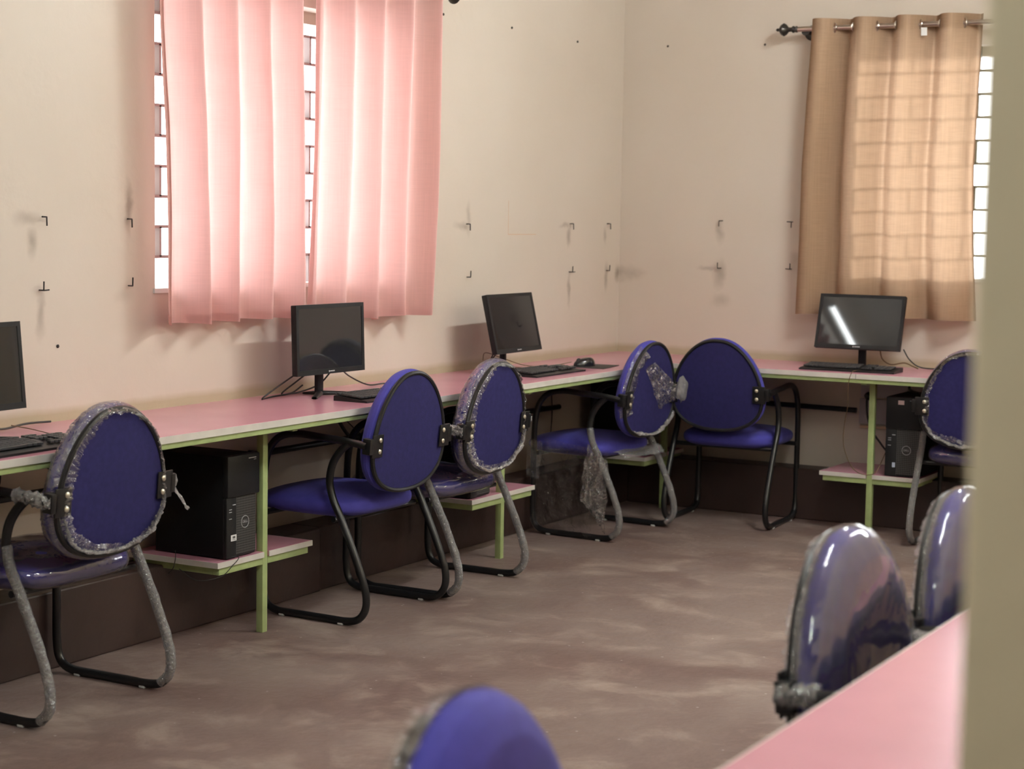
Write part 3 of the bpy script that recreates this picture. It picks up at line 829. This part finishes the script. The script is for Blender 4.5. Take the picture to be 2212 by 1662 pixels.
t = thing('mouse_pad', 'thin dark square mouse pad near the room corner', 'mouse pad', (-.960, -.350, .750), math.radians(8))
part('pad', MB().box(-.11, .11, -.09, .09, 0, .003, bevel=.001), mat('dark_rubber_pad', (.04, .034, .032), .7), t)
t = thing('computer_mouse', 'small black mouse resting on the dark pad', 'mouse', (-1.000, -.325, .753), math.radians(60))
def mouse():
    def fn(u, v):
        th = 2 * PI * u; ph = PI / 2 * v
        x = .031 * math.cos(th) * math.cos(ph) ** .6 if v < 1 else 0; y = .055 * math.sin(th) * math.cos(ph) ** .6 if v < 1 else 0
        return (x * (1 - .12 * math.sin(th)), y, .001 + .036 * math.sin(ph) ** .85 * (1 - .25 * (y / .055)))
    return MB().grid(fn, 32, 14, closeu=True)
part('shell', mouse, GLOSSP, t); part('scroll_wheel', MB().lathe([(.010, -.003), (.012, -.0015), (.012, .0015), (.010, .003)], 'x', (0, .030, .025), 16), PLASTIC, t)

def cable(label, pts, r=.0028, m=CORD, n=8, cat='cable'):
    o = part('cable', MB().tube(smooth_path(pts, n), r, 8), m); tag(o, label, cat); return o
cable('brown mouse cable arching on the desk behind the keyboard to the mouse', [(-1.53, -.10, .80), (-1.49, -.09, .83), (-1.36, -.10, .80), (-1.2, -.13, .758), (-1.1, -.2, .753), (-1.02, -.27, .770)], .0018, CORDB)
cable('reddish keyboard cable lying behind the keyboard nearest the corner', [(-1.55, -.12, .775), (-1.45, -.10, .775), (-1.3, -.16, .756), (-1.28, -.29, .757)], .0016, CORDB)
cable('black monitor cable hanging behind the corner-side monitor, left strand', [(-1.50, -.155, .87), (-1.50, -.12, .80), (-1.52, -.09, .755)], .003)
cable('black monitor cable hanging behind the corner-side monitor, right strand', [(-1.45, -.155, .87), (-1.47, -.11, .80), (-1.50, -.07, .755)], .003)
cable('black power cable looping on the desk left of the middle monitor', [(-2.93, -.15, .850), (-3.02, -.12, .80), (-3.10, -.10, .755), (-3.0, -.07, .753), (-2.87, -.06, .756), (-2.80, -.06, .78)], .0032)
cable('black cable curling beside the neck of the middle monitor', [(-2.85, -.13, .84), (-2.90, -.10, .80), (-2.93, -.06, .756), (-2.80, -.05, .755), (-2.72, -.08, .78), (-2.70, -.13, .84)], .0032)
cable('black cable running right from the middle monitor behind its keyboard', [(-2.68, -.14, .850), (-2.55, -.10, .80), (-2.42, -.10, .757), (-2.33, -.12, .757), (-2.28, -.2, .754)], .0030)
cable('black cable behind the leftmost monitor along the wall', [(-4.55, -.12, .80), (-4.42, -.08, .77), (-4.33, -.06, .757), (-4.22, -.045, .762), (-4.10, -.03, .757)], .0034)
cable('thin brown cable dropping across the desk by the leftmost keyboard', [(-4.30, -.06, .765), (-4.28, -.12, .757), (-4.33, -.26, .755), (-4.38, -.36, .758)], .0016, CORDB)
cable('brown cable looping right of the tube-light monitor neck', [(-.10, -1.42, .84), (-.09, -1.43, .79), (-.08, -1.47, .765), (-.07, -1.53, .775), (-.07, -1.57, .762), (-.08, -1.60, .753)], .0032, CORDB)
cable('dark cable trailing right along the wall from the tube-light monitor', [(-.09, -1.53, .84), (-.08, -1.56, .79), (-.06, -1.61, .757), (-.05, -1.72, .755), (-.04, -1.90, .755)], .0032)
cable('thin brown cable hanging from the right-wall desk edge in a long loop to the shelf', [(-.46, -1.43, .760), (-.535, -1.435, .754), (-.545, -1.425, .70), (-.50, -1.41, .60), (-.46, -1.385, .52), (-.44, -1.375, .42), (-.42, -1.40, .33), (-.405, -1.44, .286), (-.405, -1.50, .284), (-.39, -1.53, .32), (-.2, -1.53, .45)], .0018, CORDB)
cable('black cable hanging under the desk left of the wrapped leftmost chair', [(-4.36, -.06, .70), (-4.37, -.08, .60), (-4.40, -.06, .52), (-4.41, -.05, .42)], .004)
cable('thin cable slanting under the desk above the leftmost bar', [(-4.22, -.05, .70), (-4.16, -.07, .62), (-4.05, -.07, .57), (-3.95, -.07, .5)], .002)
cable('thick black cable bundle dropping below the desk behind the unwrapped chair', [(-2.62, -.06, .70), (-2.60, -.08, .64), (-2.52, -.07, .57), (-2.42, -.07, .50), (-2.36, -.08, .44)], .007)
cable('thin black cable crossing the wall below the bar behind the unwrapped chair', [(-2.50, -.05, .62), (-2.38, -.07, .53), (-2.28, -.06, .49), (-2.2, -.05, .40)], .0022)
cable('thin dark cable draped over the corner of the first shelf', [(-3.66, -.36, .284), (-3.62, -.402, .288), (-3.655, -.403, .262), (-3.70, -.39, .232), (-3.76, -.34, .225), (-3.74, -.25, .25)], .0014)
cable('thin dark cable hanging over the left side of the first shelf', [(-3.70, -.20, .300), (-3.722, -.22, .285), (-3.726, -.215, .25), (-3.722, -.19, .225)], .0014)
cable('thin loose wires hanging below the desk near the corner', [(-.80, -.05, .62), (-.79, -.05, .50), (-.80, -.05, .40)], .003)

# ------------------------------------------------------------------ computer towers
def tower(label, loc, rz, h=.345, sticker='low'):
    t = thing('computer_tower', label, 'computer', loc, rz)
    wd, dp = .158, .300       # front face on local y=0 looking to -y, body towards +y
    part('casing', MB().box(0, wd, .012, dp, .004, h, bevel=.003), STEELCASE, t)
    f = MB().box(0, wd + .0, 0, .014, .004, h * .60, bevel=.004).box(-.001, wd + .012, -.010, .014, h * .60, h, bevel=.005)
    f.box(0, .052, -.004, .004, .004, h * .60, bevel=.002)
    part('front_fascia', f, PLASTIC, t)
    part('grille_panel', MB().box(.052, wd - .002, -.0022, .002, .012, h * .595), GRILLEM, t, smooth=False)
    part('power_button', MB().box(.030, .046, -.006, -.003, h * .52, h * .53, bevel=.001), PRINT, t)
    ports = MB().box(.012, .026, -.0052, -.0035, h * .48, h * .487).box(.012, .026, -.0052, -.0035, h * .455, h * .462).box(.012, .026, -.0052, -.0035, h * .39, h * .396)
    part('front_ports', ports, PRINT, t, smooth=False)
    r = .020
    ring = MB().tube([(wd * .62 + r * math.cos(a), -.0035, h * .34 + r * math.sin(a)) for a in [2 * PI * i / 32 for i in range(32)]], .0012, 6, closed=True)
    lg = part('logo', ring, PRINT, t, label='round grey maker badge')
    if 'dell' not in CACHE: CACHE['dell'] = text_mesh('DELL', .0125); CACHE['dell'].materials.append(PRINT)
    tx = bpy.data.objects.new('lettering', CACHE['dell']); COL.objects.link(tx); tx.parent = lg
    tx.location = (wd * .62, -.0036, h * .34); tx.rotation_euler = (PI / 2, 0, 0)
    mk = MB().box(wd - .050, wd - .010, -.0108, -.0100, h - .016, h - .013).box(wd - .022, wd - .010, -.0108, -.0100, h - .022, h - .020)
    part('printed_mark', mk, PRINT, t, smooth=False)
    if sticker == 'low':
        s = part('sticker', MB().box(.022, .051, -.0048, -.0040, h * .175, h * .235), PAPER, t, smooth=False, label='white barcode sticker')
        bc = MB()
        for i in range(9): bc.box(.030 + i * .0016, .0306 + i * .0016 + .0004 * (i % 3), -.0051, -.0048, h * .200, h * .222)
        bc.box(.028, .046, -.0051, -.0048, h * .186, h * .190)
        part('barcode', bc, INK, s, smooth=False)
    else:
        part('sticker', MB().box(.055, .083, -.0108, -.0100, h - .034, h - .015), PINKPAPER, t, smooth=False, label='pale pink label near the top')
        part('sticker', MB().box(.034, .048, -.0048, -.0040, h * .12, h * .18), mat('pale_blue_sticker', (.42, .47, .58), .5), t, smooth=False, label='small pale blue sticker')
    return t
tower('black computer tower with white barcode sticker on the leftmost low shelf', (-3.662, -.382, .280), 0)
tower('black computer tower in the gap between the unwrapped and the wrapped chair', (-2.085, -.375, .280), 0)
tower('black computer tower in the dark behind the torn-film chair near the corner', (-.445, -.375, .280), 0)
tower('black computer tower with pink label on the low shelf under the brown curtain', (-.386, -1.556, .280), -PI / 2, .365, 'top')
t = thing('computer_tower', 'dark computer tower standing in the shadow under the desk near the corner, behind the chair arm', 'computer', (-.80, -.16, .0), 0)
bpy.data.objects.remove(t)

# ------------------------------------------------------------------ wall fittings
t = thing('wall_socket', 'grey double socket board on the right wall behind the green desk leg', 'socket', (-.002, -1.375, .53))
part('face_plate', MB().box(-.012, 0, -.16, .075, -.060, .060, bevel=.003), SWITCH, t)
part('face_plate', MB().box(-.010, 0, -.16, .070, .068, .135, bevel=.003), SWITCH, t)
part('ledge', MB().box(-.020, 0, -.17, .068, -.080, -.068, bevel=.001), MARKW, t)
sm = MB()
for yy in (.045, .02, -.06, -.1): sm.box(-.014, -.011, yy - .005, yy + .005, -.035, -.015, bevel=.001)
part('switch', sm, SWITCH, t)
t = thing('power_plug', 'black round plug with hanging lead, in the socket by the green leg', 'plug', (-.016, -1.352, .605))
part('plug_body', MB().lathe([(.018, 0), (.020, -.012), (.018, -.030), (.010, -.045)], 'x', (0, 0, 0), 20), CORD, t)
part('lead', MB().tube(smooth_path([(-.04, 0, 0), (-.05, -.002, -.04), (-.04, -.006, -.10), (-.045, -.03, -.16), (-.05, -.07, -.21), (-.08, -.12, -.25), (-.10, -.18, -.28)], 8), .005, 8), CORD, t)
cable('short black cable above the tower under the right-wall desk', [(-.06, -1.55, .70), (-.10, -1.57, .66), (-.16, -1.60, .655), (-.2, -1.64, .65)], .006)

def hook(label, loc, ax, kind):
    """small bent iron hook; kind picks which way its two visible limbs run"""
    dx, dz = {'tl': (-1, -1), 'bl': (-1, 1), 'tr': (1, -1), 'br': (1, 1)}[kind]
    t = thing('wall_hook', label, 'hook', loc, 0 if ax == 'x' else -PI / 2)
    part('shank', MB().tube(smooth_path([(0, .0, 0), (0, -.018, 0), (.004 * dx, -.022, 0), (.022 * dx, -.022, .001)], 4), .0023, 6), IRON, t)
    part('lip', MB().tube([(0, -.020, 0), (0, -.021, .028 * dz)], .0025, 6), IRON, t)
    return t
GH = 'bent iron wall hooks in two rows'
for lb, loc, ax, kd in [
    ('iron hook left of the pink curtain, upper row, farthest left with a curved scuff', (-4.100, 0, 1.402), 'x', 'tl'),
    ('iron hook just left of the pink curtain, upper row', (-3.705, 0, 1.398), 'x', 'tl'),
    ('iron hook right of the pink curtain, upper row, nearest the curtain', (-1.520, 0, 1.392), 'x', 'tl'),
    ('iron hook between the plaster patch and the corner, upper row', (-.550, 0, 1.398), 'x', 'tl'),
    ('iron hook on the long wall nearest the corner, upper row', (-.150, 0, 1.400), 'x', 'tl'),
    ('iron hook left of the pink curtain, lower row, farthest left', (-4.115, 0, 1.172), 'x', 'br'),
    ('iron hook just left of the pink curtain, lower row, with a curved scratch', (-3.702, 0, 1.176), 'x', 'bl'),
    ('iron hook above the corner-side monitor, lower row', (-1.510, 0, 1.160), 'x', 'bl'),
    ('iron hook right of the corner-side monitor, lower row', (-.550, 0, 1.165), 'x', 'br'),
    ('iron hook on the long wall nearest the corner, lower row', (-.150, 0, 1.165), 'x', 'bl'),
    ('iron hook on the right wall, upper row, nearer the corner', (0, -.552, 1.424), 'y', 'tr'),
    ('iron hook on the right wall beside the brown curtain, upper row', (0, -.930, 1.424), 'y', 'tl'),
    ('iron hook on the right wall, lower row, nearer the corner', (0, -.550, 1.190), 'y', 'br'),
    ('iron hook on the right wall beside the brown curtain, lower row', (0, -.930, 1.196), 'y', 'bl')]:
    hook(lb, loc, ax, kd)['group'] = GH
for lb, loc, ax in [('small dark nail hole above the pink curtain rod end', (-1.734, 0, 2.274), 'x'), ('small dark nail head high on the long wall, left of two', (-1.149, 0, 2.275), 'x'),
                    ('small dark nail head high on the long wall, right of two', (-.510, 0, 2.271), 'x'), ('small dark nail head high on the right wall near the corner', (0, -.244, 2.287), 'y'),
                    ('small dark nail head high on the right wall below the rod end', (0, -.761, 2.279), 'y'), ('small dark nail head low on the wall left of the pink curtain', (-4.036, 0, .991), 'x')]:
    t = part('nail_head', MB().lathe([(.005, 0), (.006, -.003), (.003, -.006)], 'y' if ax == 'x' else 'x', (0, 0, 0), 10), IRON, loc=loc)
    tag(t, lb, 'nail', 'nails left in the walls')
pt = part('patch_outline', MB().box(-1.150, -.890, -.0012, 0, 1.345, 1.348).box(-1.151, -1.149, -.0008, 0, 1.348, 1.50), MARKW, smooth=False)
tag(pt, 'faint rectangular outline of a filled patch right of the pink curtain', 'patch')

# ------------------------------------------------------------------ curtains
def interp(T_, t):
    t = max(0, min(1, t)) * (len(T_) - 1); i = min(int(t), len(T_) - 2); return T_[i] * (1 - (t - i)) + T_[i + 1] * (t - i)
def curtain(label, m, ax, left, right, z_top, z_bot, per, amp, phase, sharp=.35, nu=260, seed=1, relax=.0, d0=.10, shallow=None, skew=0.0):
    """left/right: lists of wall coordinates from top to bottom"""
    t = thing('curtain', label, 'curtain')
    L0 = abs(right[0] - left[0])
    def wave(u, v):
        s = u * L0 / per * 2 * PI + phase
        drift = .9 * noise.noise((u * 3 + seed, v * 1.2, seed)) * v
        s2 = s + drift
        w_ = math.sin(s2 + sharp * math.sin(s2))
        a = amp * (1 + .35 * v * noise.noise((u * 5, 2 + seed, v)) - relax * v)
        if shallow: a *= shallow(u, v)
        d = d0 + a * w_ + .005 * noise.noise((u * 14, v * 2.0, seed + 7)) * (.3 + v) + .0012 * noise.noise((u * 40, v * 9, seed))
        return d
    def pos(u, v, off=0.0):
        c = interp(left, v) * (1 - u) + interp(right, v) * u
        zz = z_top + (z_bot - z_top) * v
        if v > .97: zz += .010 * noise.noise((u * 6, seed, 0))
        d = wave(u, v) + off
        c += skew * math.cos(u * L0 / per * 2 * PI + phase + .9 * noise.noise((u * 3 + seed, v * 1.2, seed)) * v) + .001 * noise.noise((u * 30, v * 6, seed + 3))
        return (c, -d, zz) if ax == 'x' else (-d, c, zz)
    part('fabric', MB().grid(lambda u, v: pos(u, v), nu, 70), m, t, angle=180)
    hb = MB().grid(lambda u, v: pos(u, 1 - .022 * v, -.0025), nu, 4)
    part('hem', hb, m, t, angle=180)
    hs = MB().grid(lambda u, v: pos(u * .012, v, -.002), 3, 70)
    part('side_hem', hs, m, t, angle=180)
    hs = MB().grid(lambda u, v: pos(1 - u * .012, v, -.002), 3, 70)
    part('side_hem', hs, m, t, angle=180)
    th_ = MB().grid(lambda u, v: pos(u, .05 * v, -.0025), nu, 5)
    part('heading', th_, m, t, angle=180)
    # eyelet rings where the fabric crosses the pole
    vr = (z_top - 2.335) / (z_top - z_bot); k = 0; prev = None
    for i in range(600):
        u = i / 599; dd = wave(u, vr) - d0
        if prev is not None and prev * dd < 0:
            c = interp(left, vr) * (1 - u) + interp(right, vr) * u
            sgn = 1 if dd > prev else -1
            n = 20; P = []
            ang = math.radians(38) * sgn
            for j in range(n):
                a = 2 * PI * j / n; w2, h2 = .021 * math.cos(a), .021 * math.sin(a)
                # ring plane follows the fabric: mostly perpendicular to the pole
                du, dd_ = math.sin(ang) * w2, math.cos(ang) * w2
                P.append((c + du, -(d0 + dd_), 2.335 + h2) if ax == 'x' else (-(d0 + dd_), c + du, 2.335 + h2))
            part('eyelet', MB().tube(P, .0042, 6, closed=True), CHROME, t)
        prev = dd
    return t
curtain('left sheer pink curtain panel, glowing with window light', PINKCLOTH, 'x', [-3.670, -3.660, -3.637, -3.627, -3.621], [-2.900, -2.898, -2.886, -2.882, -2.882], 2.375, 1.045, .190, .050, 2.2, seed=3, skew=.020)
curtain('right sheer pink curtain panel whose far edge hangs dull over bare wall', PINKCLOTH, 'x', [-2.832, -2.840, -2.852, -2.868, -2.876], [-1.950, -1.956, -1.968, -1.982, -1.995], 2.375, 1.020, .205, .050, .4, seed=8, skew=.020)
curtain('golden brown eyelet curtain over the window in the right wall', BROWNCLOTH, 'y', [-1.056, -1.040, -1.026, -1.024, -1.013], [-1.850, -1.842, -1.836, -1.846, -1.872], 2.378, .985, .205, .048, .35, seed=12, relax=.1, skew=.012)

def rod(label, ax, a0, a1, finial_sides):
    t = thing('curtain_rod', label, 'curtain rod')
    def P(c, d, z): return (c, -d, z) if ax == 'x' else (-d, c, z)
    part('pole', MB().tube([P(a0, .10, 2.335), P(a1, .10, 2.335)], .0125, 14), CHROME, t)
    for (c, s) in finial_sides:
        prof = [(.012, 0), (.016, .006), (.013, .014), (.017, .024), (.010, .034), (.012, .048), (.024, .058), (.031, .070), (.024, .084), (.010, .092), (.007, .097), (.008, .104), (.003, .110)]
        m = MB().lathe([(r, s * h) for r, h in prof], 'x' if ax == 'x' else 'y', (0, 0, 0), 20)
        o = part('finial', m, BRONZE, t); o.location = P(c, .10, 2.335)
        k = c - s * .035
        pb = MB().lathe([(.034, 0), (.036, .006), (.030, .012), (.011, .014), (.010, .085), (.020, .092)], 'y' if ax == 'x' else 'x', (0, 0, 0), 22)
        pb.v = [((x, -y, z) if ax == 'x' else (-x, y, z)) for x, y, z in pb.v]
        o = part('wall_bracket', pb, BRONZE, t)
        o.location = (k, 0, 2.325) if ax == 'x' else (0, k, 2.325)
    return t
rod('steel curtain pole with dark finials over the pink curtains', 'x', -3.76, -1.88, [(-1.88, 1), (-3.76, -1)])
rod('steel curtain pole with dark finial over the brown curtain', 'y', -3.05, -.965, [(-.965, 1), (-3.05, -1)])
t = part('care_tag', MB().grid(lambda u, v: (-.128 + .004 * v, -1.570 - .028 * u, 2.318 - .036 * v), 4, 4), PAPER, smooth=False)
t.parent = [o for o in COL.objects if o.name.startswith('curtain') and 'golden brown eyelet' in str(o.get('label', ''))][0]
t['label'] = 'small white care tag'
